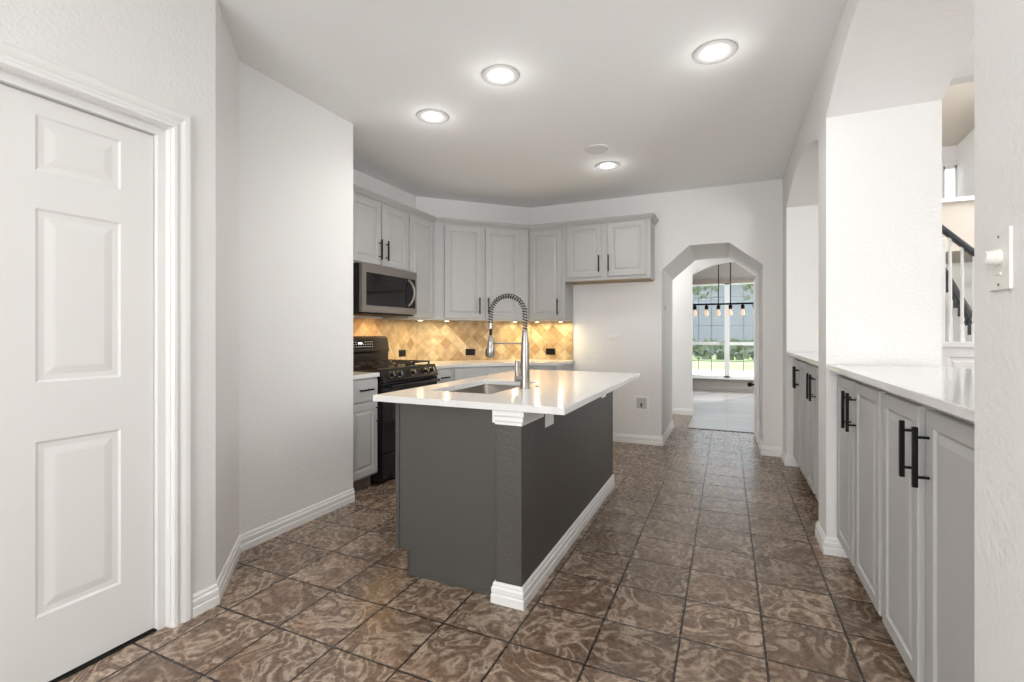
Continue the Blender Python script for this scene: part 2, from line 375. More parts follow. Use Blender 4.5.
# dining window
def make_window():
    fr = nb(); y0, y1 = 10.97, 11.10
    for x0, x1 in ((WL, WL+.05), (-.05, .05), (WR-.05, WR)): box(fr, x0, y0, WZ0, x1, y1, WZ1)
    box(fr, WL, y0, WZ0, WR, y1, WZ0+.04); box(fr, WL, y0, WZ1-.04, WR, y1, WZ1); 
    root = struct('window_1', fr, 'trim')
    for s in (-1, 1):
        a, b = (WL+.05, -.05) if s < 0 else (.05, WR-.05)
        m = nb(); box(m, a, 11.02, .965, b, 11.07, 1.03)
        obj('sash_rail', m, 'trim', root)
        mu = nb()
        for k in (1, 2):
            x = a+(b-a)*k/3; box(mu, x-.008, 11.035, WZ0+.04, x+.008, 11.055, WZ1-.04)
        for z in (.62, 1.38, 1.98): box(mu, a, 11.036, z-.008, b, 11.054, z+.008)
        obj('muntin', mu, 'grey', root)
        p = nb(); box(p, a, 11.042, WZ0+.04, b, 11.048, WZ1-.04); obj('pane', p, 'glass', root)
    struct('trim_2', box(nb(), WL-.06, 10.93, WZ0-.03, WR+.06, 11.0, WZ0), 'trim')
    struct('trim_3', box(nb(), WL-.02, 10.93, WZ1-.02, WR+.02, 11.0, WZ1+.06), 'toe')
make_window()

# ---------------------------------------------------------------- living room / stair hall beyond the near opening
struct('wall_right', box(nb(), 4.6, -3.2, 0, 4.7, 8.1, 5.2), 'wall')
o = nb(); box(o, 1.0, 3.68, CH, 4.6, 3.78, 5.2); struct('wall_front', o, 'wall')
o = nb(); box(o, .9, 3.68, CH, 1.0, 8.0, 5.2); struct('wall_left', o, 'wall')
o = nb(); box(o, 2.5, 8.0, 0, 2.58, 8.1, 2.2); box(o, 2.58, 8.0, 0, 4.6, 8.1, 1.55); box(o, 2.58, 8.0, 2.2, 4.6, 8.1, 2.85)
box(o, 1.0, 8.0, 0, 2.5, 8.1, 5.2)
box(o, 2.72, 8.0, 2.85, 4.6, 8.1, 5.2); box(o, 2.5, 8.0, 3.4, 2.72, 8.1, 5.2); box(o, 2.5, 8.0, 2.2, 2.58, 8.1, 3.4)
struct('wall_far', o, 'wall')
o = nb()
for (x0, x1, z0, z1, k) in ((2.58,4.6,1.55,2.2,4),(2.58,2.72,2.85,3.4,1)):
    box(o, x0, 8.01, z0, x1, 8.07, z0+.04); box(o, x0, 8.01, z1-.04, x1, 8.07, z1)
    for i in range(k+1):
        x = x0+(x1-x0)*i/k; box(o, x-.02, 8.01, z0, x+.02, 8.07, z1)
    if k > 1: box(o, x0, 8.02, (z0+z1)/2-.012, x1, 8.06, (z0+z1)/2+.012)
w2 = struct('window_2', o, 'trim')
p = nb(); box(p, 2.58, 7.99, 1.55, 4.6, 7.995, 2.2); obj('glare_sheet', p, 'glare', w2)  # added white sheet standing in for the bright outdoors behind this window
p = nb(); box(p, 2.58, 8.035, 1.55, 4.6, 8.04, 2.2); box(p, 2.58, 8.035, 2.85, 2.72, 8.04, 3.4); obj('pane', p, 'glass', w2)
# sloped ceiling of the stair hall
struct('ceiling', prism(nb(), [(3.68,5.05),(8.1,3.62),(8.1,3.74),(3.68,5.2)], .9, 4.7, 'X'), 'beige')
# upper side wall and landing
o = nb(); prism(o, [(2.72,8.0),(2.95,6.9),(4.6,6.9),(4.6,8.0)], 2.68, 4.7); struct('wall_right', o, 'wall')
struct('window_3', box(nb(), 2.80, 7.2, 2.75, 2.86, 7.32, 3.2), 'rail')
struct('trim_4', box(nb(), 1.0, 6.72, 2.655, 4.6, 7.9, 2.70), 'trim')
struct('wall_landing', box(nb(), 1.0, 6.78, 2.12, 4.6, 7.9, 2.655), 'beige')
# stair balustrade on a panelled knee wall
bal = thing('stair_balustrade', 'white stair balusters under a sloping dark handrail, seen past the right-hand counter', 'balustrade', (1.9, 5.2, 0))
kw = nb(); box(kw, 1.25, 5.2, 0, 2.55, 5.34, 1.10)
pf = nb(); panel_face(pf, [1.25,1.33,1.62,1.70,1.99,2.07,2.45,2.55], [.0,.2,1.02,1.10], {(1,1),(3,1),(5,1)}, 5.185, [(.0,.0),(.012,.008),(.03,.008),(.045,.0)], 5.2); merge(kw, pf)
obj('knee_wall', kw, 'trim', bal)
obj('shoe_rail', box(nb(), 1.22, 5.17, 1.10, 2.58, 5.36, 1.145, .006), 'trim', bal)
def hz(x): return 2.15-(x-1.66)*1.07
k = 0
for x in [1.43+.078*i for i in range(14)]:
    b = nb(); z1 = hz(x)-.02
    if z1 < 1.3: break
    r = .013
    prism(b, [(x-r,5.25),(x+r,5.25),(x+r,5.276),(x-r,5.276)], 1.145, 1.30); lathe(b, [(.010,1.30),(.017,1.33),(.011,1.37),(.013,1.5),(.010,z1)], (x,5.263,0), 10)
    obj('baluster', b, 'trim', bal, smooth=True)
b = nb(); q = [(1.3,hz(1.3)),(2.55,hz(2.55))]
prism(b, [(q[0][0],q[0][1]-.035),(q[1][0],q[1][1]-.035),(q[1][0],q[1][1]+.03),(q[0][0],q[0][1]+.03)], 5.235, 5.295, 'Y'); obj('handrail', b, 'rail', bal, bevel=.012)
b = nb(); box(b, 1.665, 5.225, 1.145, 1.70, 5.30, 2.04, .004); obj('newel_post', b, 'trim', bal)
# lower flight: dark rail with stepped underside
st = thing('stair_flight', 'dark stepped stair rail seen between the white balusters', 'stairs', (2.3, 6.2, 0))
A_ = Vector((2.221, 6.9, 1.93)); B_ = Vector((2.105, 5.8, 1.285)); b = nb(); tube(b, [A_, B_], .035, 8); obj('handrail', b, 'rail', st, smooth=True)
for i in range(7):
    p = A_.lerp(B_, (i+.5)/7); b = nb(); box(b, p.x-.025, p.y-.04, p.z-.13, p.x+.02, p.y+.05, p.z-.02, .006); obj('bracket', b, 'rail', st)
b = nb(); box(b, A_.x-.02, A_.y-.02, .95, A_.x+.02, A_.y+.02, A_.z); obj('newel_post', b, 'rail', st)
b = nb()
for i in range(7):
    p = A_.lerp(B_, (i+.5)/7); box(b, p.x+.05, p.y-.06, 0, p.x+1.1, p.y+.06, max(.15, p.z-.95))
obj('tread', b, 'trim', st)

# ---------------------------------------------------------------- ceiling fixtures
LR = thing('recessed_downlight', '', 'ceiling light')
b = nb(); lathe(b, [(.062,-.001),(.064,-.003),(.094,-.010),(.110,-.008),(.113,-.001)]); obj('trim_ring', b, mat('downlight_baffle', (.5,.5,.49), .5), LR, smooth=True, local=True)
b = nb(); lathe(b, [(.0618,-.002),(.058,-.006),(.04,-.0085),(.004,-.010)]); obj('lens', b, 'lens', LR, smooth=True, local=True)
def downlight(x, y):
    lamp('downlight_lamp', 'SPOT', (x, y, CH-.03), 13, .09, (1,.975,.94), cone=2.75)
    lamp('downlight_glow', 'POINT', (x, y, CH-.10), .45, .05, (1,.985,.96))
LP = [(-.06,2.80,'round recessed ceiling downlight nearest the right wall arches'),
      (-1.215,2.535,'round recessed ceiling downlight in front of the island, largest on the left'),
      (-1.88,2.82,'round recessed ceiling downlight nearest the left pantry wall'),
      (-.988,4.30,'small round recessed ceiling downlight furthest back, beside the speaker')]
for i, (x, y, lab) in enumerate(LP):
    o = LR if i == 0 else copy_tree(LR)
    o.location = (x, y, CH); o['label'] = lab; o['group'] = 'recessed ceiling downlights'
    downlight(x, y)
for x, y in ((-.8,.6),(-.8,-1.4)): downlight(x, y)
sp = thing('ceiling_speaker', 'round white flush ceiling speaker beside the furthest downlight', 'speaker', (-.972,3.885,CH))
b = nb(); lathe(b, [(.088,0),(.09,-.006),(.104,-.008),(.108,-.001)]); obj('trim_ring', b, 'trim', sp, smooth=True, local=True)
b = nb(); lathe(b, [(.088,-.001),(.084,-.006),(.05,-.008),(.004,-.009)]); obj('grille', b, mat('speaker_grille', (.76,.75,.73), .6, bump=1, bscale=900), sp, smooth=True, local=True)

# ---------------------------------------------------------------- left door
dr = struct('door_1', panel_face(nb(), [.335,.45,.70,.815,1.067,1.183], [.008,.245,.847,1.05,1.648,1.775,1.968,2.03],
     {(1,1),(1,3),(1,5),(3,1),(3,3),(3,5)}, 0, [(.0,.0),(.008,.005),(.026,.006),(.050,.002),(.055,.0015)], .035), 'doorwhite')
dr.data.transform(Matrix(((0,-1,0,-2.15),(1,0,0,0),(0,0,1,0),(0,0,0,1))))
o = nb()   # jamb with stop
box(o, DX-.12, 1.217, 0, DX, 1.245, 2.09); box(o, DX-.12, .29, 0, DX, .32, 2.09); box(o, DX-.12, .32, 2.065, DX, 1.217, 2.09)
box(o, -2.147, 1.186, 0, -2.128, 1.217, 2.065); box(o, -2.147, .33, 2.034, -2.128, 1.186, 2.065)
box(o, -2.19, 1.186, 0, -2.1471, 1.217, 2.065); box(o, -2.19, .33, 2.034, -2.1471, 1.186, 2.065)
struct('trim_5', o, 'trim')
def casing_arm(bm, path3):  # fluted casing as stepped strips around the opening, on the face X=DX
    pass
o = nb(); CW = [(0,.006),(.006,.014),(.018,.016),(.024,.010),(.034,.010),(.040,.014),(.050,.018),(.066,.020),(.072,.014),(.080,.012)]
rings = []
for (sy, sz, py, pz) in ((-1,0,.316,0),(-1,1,.316,2.069),(1,1,1.221,2.069),(1,0,1.221,0)):
    rings.append([o.verts.new((DX+t, py+sy*u, pz+sz*u)) for u, t in CW]+[o.verts.new((DX, py+sy*.082, pz+sz*.082)), o.verts.new((DX, py, pz))])
for i in range(3):
    q = len(rings[0])
    for k in range(q): o.faces.new((rings[i][k], rings[i][(k+1)%q], rings[i+1][(k+1)%q], rings[i+1][k]))
o.faces.new(rings[0]); o.faces.new(rings[3]); bmesh.ops.recalc_face_normals(o, faces=o.faces); struct('trim_6', o, 'trim')
struct('floor', box(nb(), DX-.12, .32, -.0, DX-.03, 1.215, .004), 'black')
struct('wall_left', box(nb(), -2.5, .2, 0, -2.24, 1.3, 2.1), 'wall')   # closet behind

# passage door, standing open against the arch's right side
d2 = struct('door_2', box(nb(), .297, 5.88, .01, .323, 6.49, 1.86), 'doorwhite')
k = nb(); cyl(k, (.298,6.42,.60), (.272,6.42,.60), .012); b2 = nb(); bmesh.ops.create_uvsphere(b2, u_segments=16, v_segments=10, radius=.028); merge(k, b2, Matrix.Translation((.250,6.42,.60)))
obj('door_knob', k, 'black', d2, smooth=True, label='round black door knob')

# ---------------------------------------------------------------- cabinet doors and handles
RINGS = [(.0,.0),(.004,.006),(.009,.008),(.014,.008),(.034,.001),(.038,.0008)]
def cab_door(parent, x0, x1, z0, z1, y=-.019, name='door', m='cab', fw=.052):
    """local frame: front faces -Y, door thickness .019 standing off the face frame"""
    o = nb(); w_, h_ = x1-x0, z1-z0
    f = min(fw, w_*.28, h_*.28)
    e = .004
    # bevelled outer edge then panel
    panel_face(o, [x0+e, x0+f, x1-f, x1-e], [z0+e, z0+f, z1-f, z1-e], {(1,1)}, y, RINGS)
    A = [(x0+e,z0+e),(x1-e,z0+e),(x1-e,z1-e),(x0+e,z1-e)]; B = [(x0,z0),(x1,z0),(x1,z1),(x0,z1)]
    a = [o.verts.new((x,y,z)) for x,z in A]; b = [o.verts.new((x,y+e,z)) for x,z in B]; c = [o.verts.new((x,-.0005,z)) for x,z in B]
    for k in range(4):
        o.faces.new((a[k],b[k],b[(k+1)%4],a[(k+1)%4])); o.faces.new((b[k],c[k],c[(k+1)%4],b[(k+1)%4]))
    o.faces.new(c)
    bmesh.ops.remove_doubles(o, verts=o.verts, dist=1e-5); bmesh.ops.recalc_face_normals(o, faces=o.faces)
    d = obj(name, o, m, parent, local=True); return d
def drawer_front(parent, x0, x1, z0, z1, m='cab'):
    o = nb(); box(o, x0, -.019, z0, x1, -.0005, z1, .004); return obj('drawer', o, m, parent, local=True)
def handle(parent, x, z, L=.18, horiz=False, y=-.019, t=.006):
    o = nb(); off = .034
    if horiz:
        box(o, x-L/2, y-off-t, z-t, x+L/2, y-off+t, z+t, .001)
        for s in (-1, 1): cyl(o, (x+s*L*.32, y, z), (x+s*L*.32, y-off, z), .0045, seg=10)
    else:
        box(o, x-t, y-off-t, z-L/2, x+t, y-off+t, z+L/2, .001)
        for s in (-1, 1): cyl(o, (x, y, z+s*L*.33), (x, y-off, z+s*L*.33), .0045, seg=10)
    return obj('handle', o, 'black', parent, local=True)
def local_prism(t, name, pts_world, z0, z1, m): return obj(name, prism(nb(), pts_world, z0, z1), m, t)

UB, UT = 1.36, 2.385    # upper cabinets bottom / top of box (crown above)
# over the microwave (faces +X): local x = world Y
def unit(name, label, cat, x, y, rz, w_, dep, z0, z1, group=None, m='cab', toe=0):
    t = thing(name, label, cat, (x, y, 0), rz, group)
    o = nb(); box(o, 0, 0, z0+toe, w_, dep, z1); obj('body', o, m, t, local=True)
    if toe: obj('toe_kick', box(nb(), .0, .065, 0, w_, dep, z0+toe-.0005), 'toe', t, local=True)
    return t
UG = 'grey wall cabinets'
t = unit('wall_cabinet', 'grey two-door wall cabinet directly above the microwave', 'cabinet', -2.84, 2.98, PI/2, .85, .315, 1.803, 2.42, UG)
d = cab_door(t, .06, .428, 1.822, 2.375); handle(d, .402, 1.960)
d = cab_door(t, .448, .815, 1.822, 2.375); handle(d, .492, 1.960)
t = unit('wall_cabinet', 'tall narrow grey wall cabinet between the microwave and the angled corner', 'cabinet', -2.84, 3.8305, PI/2, .4585, .315, UB, 2.42, UG)
cab_door(t, .012, .424, UB+.02, 2.375)
# angled corner cabinet
t = thing('corner_wall_cabinet', 'grey angled corner wall cabinet with two tall doors behind the tap', 'cabinet', (-2.84,4.29,0), PI/4, UG)
local_prism(t, 'body', [(-2.84,4.2895),(-2.0755,5.054),(-2.0755,5.379),(-2.175,5.379),(-3.154,4.40),(-3.154,4.2895)], UB, 2.42, 'cab')
d = cab_door(t, .105, .517, UB+.02, 2.375); handle(d, .490, 1.517)
d = cab_door(t, .565, .965, UB+.02, 2.375); handle(d, .592, 1.517)
t = unit('wall_cabinet', 'tall single-door grey wall cabinet to the right of the angled corner', 'cabinet', -2.075, 5.065, 0, .4345, .3145, UB, 2.42, UG)
d = cab_door(t, .025, .402, UB+.02, 2.375); handle(d, .362, 1.51)
t = unit('wall_cabinet', 'short two-door grey wall cabinet above the empty fridge space', 'cabinet', -1.64, 5.065, 0, .92, .3145, 1.79, 2.42, UG)
d = cab_door(t, .03, .418, 1.825, 2.392); handle(d, .392, 1.962)
d = cab_door(t, .480, .878, 1.825, 2.392); handle(d, .495, 1.962)
obj('underside', box(nb(), .012, .012, 1.782, .908, .31, 1.7895), 'cabin', t, local=True, label='unpainted wooden cabinet underside')
# crown moulding
CP = [(.0,2.398),(.012,2.398),(.012,2.404),(.020,2.408),(.036,2.428),(.046,2.430),(.046,2.446),(0,2.446)]
o = sweep(nb(), [(-2.84,2.99),(-2.84,4.29),(-2.067,5.065),(-.72,5.065),(-.72,5.379)], CP); 
tag(centred(obj('crown_moulding', o, 'cab')), 'grey crown moulding running along the tops of the wall cabinets', 'moulding')

# under-cabinet puck lights
PK = [(-2.90,4.12,'small round warm light under the narrow wall cabinet'),(-2.78,4.44,'small round warm light under the left of the angled cabinet'),
      (-2.24,5.06,'small round warm light under the right of the angled cabinet'),(-2.03,5.22,'small round warm light under the single-door wall cabinet, left'),(-1.74,5.22,'small round warm light under the single-door wall cabinet, right end')]
pk = None
for x, y, lab in PK:
    if pk is None:
        pk = thing('puck_light', lab, 'light', (x,y,UB), 0, 'under-cabinet puck lights'); o1 = pk
        b = nb(); lathe(b, [(.034,0),(.034,-.010),(.026,-.012)]); obj('ring', b, 'steel', pk, smooth=True, local=True)
        b = nb(); lathe(b, [(.026,-.0122),(.02,-.014),(.002,-.015)]); obj('lens', b, 'puck', pk, smooth=True, local=True)
    else: o1 = copy_tree(pk); o1.location = (x,y,UB); o1['label'] = lab
    lamp('puck_lamp', 'AREA', (x, y, UB-.02), 1.0, .05, (1,.78,.45))
for y in (3.2, 3.6): lamp('hood_lamp', 'AREA', (-2.97, y, 1.37), 1.0, .08, (1,.58,.22))

# microwave
t = thing('microwave', 'stainless over-the-range microwave with a curved handle', 'microwave', (-2.95,3.42,1.385))
o = nb(); box(o, -3.15, 3.05, 1.392, -2.76, 3.812, 1.800, .003); obj('body', o, 'blacksteel', t)
o = nb(); panel_face(o, [0,.05,.728,.755], [1.395,1.452,1.728,1.798], {(1,1)}, 0, [(0,0),(.002,.006)], .03)
bmesh.ops.transform(o, matrix=Matrix(((0,-1,0,-2.722),(1,0,0,3.055),(0,0,1,0),(0,0,0,1))), verts=o.verts); dm = obj('door', o, 'steel', t)
o = nb(); box(o, -2.728, 3.107, 1.454, -2.7195, 3.781, 1.726); obj('window', o, 'darkglass', dm)
o = nb(); box(o, -2.7195, 3.70, 1.458, -2.7185, 3.778, 1.722); obj('control_panel', o, 'blackgloss', dm)
o = nb(); hp = []
for i in range(13):
    a = i/12; z = 1.475+a*.24; hp.append((-2.719+.052*math.sin(a*PI)**.6 if 0 < a < 1 else -2.719, 3.672+.022*math.sin(a*PI), z))
tube(o, hp, .011, 8); obj('handle', o, 'steel', dm, smooth=True)
o = nb(); box(o, -3.10, 3.07, 1.382, -2.75, 3.79, 1.3918, .002)
obj('vent_grille', o, 'black', t)

# ---------------------------------------------------------------- range
t = thing('gas_range', 'black freestanding gas range with five front knobs and a tall back panel', 'range', (-2.8,3.425,0))
Y0, Y1, RX = 3.036, 3.814, -2.495
o = nb(); box(o, -3.14, Y0, .03, RX-.03, Y1, .905, .004); obj('body', o, 'blackgloss', t)
for (x, y) in ((-3.1,Y0+.04),(-3.1,Y1-.04),(-2.6,Y0+.04),(-2.6,Y1-.04)): obj('foot', cyl(nb(), (x,y,0), (x,y,.03), .018), 'black', t)
o = nb(); panel_face(o, [0,.11,.668,.778], [.255,.42,.70,.815], {(1,1)}, 0, [(0,0),(.004,.004)], .028)
Rm = lambda X, Yo: Matrix(((0,-1,0,X),(1,0,0,Yo),(0,0,1,0),(0,0,0,1)))
bmesh.ops.transform(o, matrix=Rm(RX, Y0), verts=o.verts); od = obj('oven_door', o, 'blackgloss', t)
o = nb(); box(o, RX-.006, Y0+.116, .425, RX-.002, Y1-.116, .695); obj('window', o, 'darkglass', od)
o = nb(); tube(o, [(RX+.048, Y0+.04, .785),(RX+.052, Y0+.2,.785),(RX+.052, Y1-.2,.785),(RX+.048, Y1-.04,.785)], .014, 12)
for y in (Y0+.06, Y1-.06): cyl(o, (RX, y, .785), (RX+.046, y, .785), .011, seg=10)
obj('handle', o, 'blacksteel', od, smooth=True)
o = nb(); box(o, RX-.03, Y0, .06, RX-.004, Y1, .245, .005); obj('storage_drawer', o, 'blackgloss', t)
o = nb(); box(o, -3.0, Y0+.02, .03, RX-.07, Y1-.02, .06); obj('toe_kick', o, 'black', t)
o = nb(); prism(o, [(RX-.03,.822),(RX+.010,.822),(RX+.016,.832),(RX-.022,.930),(RX-.06,.934),(RX-.06,.822)], Y0, Y1, 'Y'); cp = obj('control_panel', o, 'blacksteel', t, bevel=.003)
nrm = Vector((.125,0,.043)).normalized()
for y in (Y0+.10, Y0+.20, Y0+.385, Y0+.575, Y0+.675):
    c = Vector((RX-.001, y, .878)); o = nb(); cyl(o, c, c+nrm*.034, .0225, .019, seg=24)
    kn = obj('knob', o, 'blackgloss', cp, smooth=True)
    o = nb(); q = c+nrm*.034; b2 = nb(); box(b2, -.0,-.006,-.019, .006,.006,.019); merge(o, b2, Matrix.Translation(q) @ Matrix.Rotation(-.33,4,'Y')); obj('pointer', o, 'steel', kn)
    o = nb(); cyl(o, c-nrm*.001, c+nrm*.006, .028, seg=24); obj('skirt', o, 'steel', kn, smooth=True)
o = nb(); box(o, -3.06, Y0+.004, .905, RX-.055, Y1-.004, .922, .004); ct = obj('cooktop', o, 'blackgloss', t)
for bx, by, r in ((-2.68,Y0+.17,.05),(-2.93,Y0+.17,.04),(-2.80,Y0+.385,.045),(-2.68,Y1-.17,.045),(-2.93,Y1-.17,.035)):
    o = nb(); lathe(o, [(r,.922),(r,.930),(r*.8,.934),(r*.75,.942),(r*.1,.944)], (bx,by,0), 20); obj('burner', o, 'iron', ct, smooth=True)
gw = (Y1-Y0-.05)/3
for i in range(3):
    a = Y0+.02+i*(gw+.005); b_ = a+gw; x0, x1 = -3.04, RX-.07; o = nb(); z0, z1 = .948, .960
    for y in (a+.006, b_-.006): box(o, x0, y-.005, z0, x1, y+.005, z1)
    for x in (x0+.005, (x0+x1)/2, x1-.005): box(o, x-.005, a+.0, z0, x+.005, b_, z1)
    for cx_ in ((x0*3+x1)/4, (x0+x1*3)/4):
        for dx, dy in ((1,0),(-1,0),(0,1),(0,-1)):
            box(o, min(cx_+dx*.03, cx_+dx*.11)-.004, min((a+b_)/2+dy*.03,(a+b_)/2+dy*gw/2)-.004, z0, max(cx_+dx*.03,cx_+dx*.11)+.004, max((a+b_)/2+dy*.03,(a+b_)/2+dy*gw/2)+.004, z1)
    for x in (x0+.006, x1-.006):
        for y in (a+.008, b_-.008): box(o, x-.006, y-.006, .922, x+.006, y+.006, z0)
    obj('grate', o, 'iron', ct)
o = nb(); prism(o, [(-3.14,.922),(-3.065,.922),(-3.065,1.03),(-3.05,1.05),(-3.075,1.175),(-3.10,1.19),(-3.14,1.19)], Y0, Y1, 'Y'); bk = obj('backguard', o, 'blacksteel', t, bevel=.004)
o = nb(); b2 = nb(); box(b2, -.001, 3.20, -.04, .002, 3.60, .04); merge(o, b2, Matrix.Translation((-3.0615,0,1.115)) @ Matrix.Rotation(-.197,4,'Y')); dp = obj('display', o, 'blackgloss', bk)
o = nb(); b2 = nb(); box(b2, .0022, 3.385, .004, .003, 3.435, .018)
merge(o, b2, Matrix.Translation((-3.0615,0,1.115)) @ Matrix.Rotation(-.197,4,'Y')); obj('clock_digits', o, 'display', dp)
o = nb()
for r_ in range(3):
    for c_ in range(12):
        if r_ == 0 and 4 < c_ < 8: continue
        b2 = nb(); y = 3.225+c_*.031; z = .022-r_*.022; box(b2, .0022, y, z-.0025, .003, y+.014, z+.0025); merge(o, b2, Matrix.Translation((-3.0615,0,1.115)) @ Matrix.Rotation(-.197,4,'Y'))
obj('button_labels', o, 'print', dp)

# ---------------------------------------------------------------- base cabinets in the kitchen corner
BG = 'grey base cabinets in the kitchen'
BT = .872
t = unit('base_cabinet', 'grey base cabinet with a drawer over a door, left of the black range', 'cabinet', -2.545, 2.695, PI/2, .331, .605, 0, BT, BG, toe=.105)
d = drawer_front(t, .012, .318, .695, .858); handle(d, .165, .785, .14, True)
d = cab_door(t, .012, .318, .12, .68); handle(d, .297, .58, .16)
t = unit('base_cabinet', 'narrow grey base cabinet with a drawer, right of the black range', 'cabinet', -2.545, 3.822, PI/2, .3245, .605, 0, BT, BG, toe=.105)
d = drawer_front(t, .02, .285, .695, .858); handle(d, .15, .785, .13, True)
d = cab_door(t, .02, .285, .12, .68); handle(d, .262, .58, .16)
t = thing('corner_base_cabinet', 'grey angled corner base cabinet behind the tap', 'cabinet', (-2.545,4.147,0), PI/4, BG)
local_prism(t, 'body', [(-2.545,4.1475),(-1.9225,4.77),(-1.9225,5.379),(-2.175,5.379),(-3.154,4.40),(-3.154,4.1475)], .105, BT, 'cab')
local_prism(t, 'toe_kick', [(-2.60,4.1475),(-1.9225,4.825),(-1.9225,5.379),(-2.175,5.379),(-3.154,4.40),(-3.154,4.1475)], 0, .1045, 'cab')
d = drawer_front(t, .03, .855, .695, .858); handle(d, .44, .785, .18, True)
d = cab_door(t, .03, .435, .12, .68); handle(d, .41, .58, .16); d = cab_door(t, .45, .855, .12, .68); handle(d, .475, .58, .16)
t = unit('base_cabinet', 'grey base cabinet at the right end of the back counter', 'cabinet', -1.922, 4.77, 0, .284, .609, 0, BT, BG, toe=.105)
d = drawer_front(t, .02, .264, .695, .858); handle(d, .14, .785, .12, True)
d = cab_door(t, .02, .264, .12, .68); handle(d, .045, .58, .16)

# worktops
WT0, WT1 = .8735, .905
o = prism(nb(), [(-2.52,2.693),(-2.52,3.03),(-3.153,3.03),(-3.153,2.693)], WT0, WT1); tag(centred(obj('worktop', o, 'quartz', bevel=.003)), 'short white worktop on the left of the range', 'worktop')
o = prism(nb(), [(-2.52,3.82),(-2.52,4.137),(-1.912,4.745),(-1.62,4.745),(-1.62,5.378),(-2.176,5.378),(-3.153,4.401),(-3.153,3.82)], WT0, WT1)
tag(centred(obj('worktop', o, 'quartz', bevel=.003)), 'white corner worktop behind the tap, under the tiled splashback', 'worktop')
# backsplash with a UV along its run
def backsplash():
    path = [(-3.153,2.695),(-3.153,4.402),(-2.176,5.378),(-1.64,5.378)]; o = nb(); uvl = o.loops.layers.uv.new('UVMap'); s = 0; th = .010
    P = [Vector(p) for p in path]
    for i in range(3):
        a, b = P[i], P[i+1]; L = (b-a).length; n = Vector((b.y-a.y, a.x-b.x)).normalized()*th
        e0 = 0 if i == 0 else th*.414; e1 = 0 if i == 2 else th*.414; d = (b-a).normalized()
        z0, z1 = WT1+.0005, UB-.0005
        A = a+n+d*e0; B = b+n-d*e1
        q = [o.verts.new((A.x,A.y,z0)), o.verts.new((B.x,B.y,z0)), o.verts.new((B.x,B.y,z1)), o.verts.new((A.x,A.y,z1))]
        r = [o.verts.new((a.x,a.y,z0)), o.verts.new((b.x,b.y,z0)), o.verts.new((b.x,b.y,z1)), o.verts.new((a.x,a.y,z1))]
        f = o.faces.new(q)
        for lp, uv in zip(f.loops, ((s,z0),(s+L,z0),(s+L,z1),(s,z1))): lp[uvl].uv = uv
        for k in range(4):
            ff = o.faces.new((q[(k+1)%4], q[k], r[k], r[(k+1)%4]))
            for lp in ff.loops: lp[uvl].uv = (s+.02, z0+.02)
        o.faces.new(r[::-1]); s += L
    bmesh.ops.remove_doubles(o, verts=o.verts, dist=1e-5)
    bmesh.ops.recalc_face_normals(o, faces=o.faces)
    return obj('tile_splashback', o, 'travertine')
tag(backsplash(), 'tan travertine splashback of diamond-laid stone tiles', 'splashback')

def outlet(label, loc, rz, w_=.115, h_=.072, m='black', face='blackgloss', name='wall_outlet', group=None):
    t = thing(name, label, 'outlet', loc, rz, group)
    obj('cover_plate', box(nb(), -w_/2, -.006, -h_/2, w_/2, 0, h_/2, .002), m, t, local=True)
    for s in (-1, 1):
        f = obj('socket', box(nb(), s*w_*.2-.017, -.0085, -.013, s*w_*.2+.017, -.006, .013, .001), face, t, local=True)
    return t
OG = 'black outlets on the tiled splashback'
outlet('black outlet plate on the stone tiles just right of the range', (-3.142,4.135,1.005), PI/2, group=OG)
p = Vector((-2.665,4.875,0)); a = Vector((-3.153,4.402)); d_ = Vector((1,1)).normalized(); q = a+d_*.62+Vector((1,-1)).normalized()*.0108
outlet('black outlet plate on the stone tiles left of the tap sprayer', (q.x,q.y,1.0), PI/4, group=OG)
outlet('black outlet plate on the stone tiles right of the tap', (-1.915,5.367,1.0), 0, group=OG)

# ---------------------------------------------------------------- island
IX0, IX1, IY0, IY1 = -1.545, -.83, 1.945, 3.806
t = thing('kitchen_island', 'charcoal kitchen island with a white base trim on its right side', 'island', ((IX0+IX1)/2, 2.9, 0))
o = nb(); box(o, -.96, IY0, 0, -.83, IY1, .872); obj('side_wall', o, 'islwall', t, bevel=.006)
o = nb(); prism(o, [(IX0,.118),(-1.475,.118),(-1.475,0),(-.9605,0),(-.9605,.872),(IX0,.872)], 1.985, 2.003, 'Y')
box(o, IX0, 1.978, .118, IX0+.022, 1.985, .872); box(o, -1.475, 1.979, .0, -.9605, 1.985, .014); box(o, -1.475, 1.980, 0, -1.462, 1.985, .118)
obj('end_panel', o, 'island', t, bevel=.0015)
o = nb(); box(o, IX0, IY1-.02, .0, -.9605, IY1, .872); obj('end_panel', o, 'island', t)
o = nb(); box(o, IX0, 2.0035, .118, IX0+.018, IY1-.0205, .872); obj('face_frame', o, 'island', t)
o = nb(); box(o, -1.485, 2.0035, 0, -1.475, IY1-.0205, .1175); obj('toe_kick', o, 'island', t)
ih = thing('tmp', '', ''); bpy.data.objects.remove(ih)
for i in range(4):
    y1 = IY1-.03-i*.445; o = nb(); w_ = .435
    panel_face(o, [0,.055,w_-.055,w_], [.135,.19,.80,.857], {(1,1)}, 0, RINGS, .018)
    bmesh.ops.transform(o, matrix=Matrix(((0,1,0,IX0-.0185),(-1,0,0,y1),(0,0,1,0),(0,0,0,1))), verts=o.verts); obj('door', o, 'island', t)
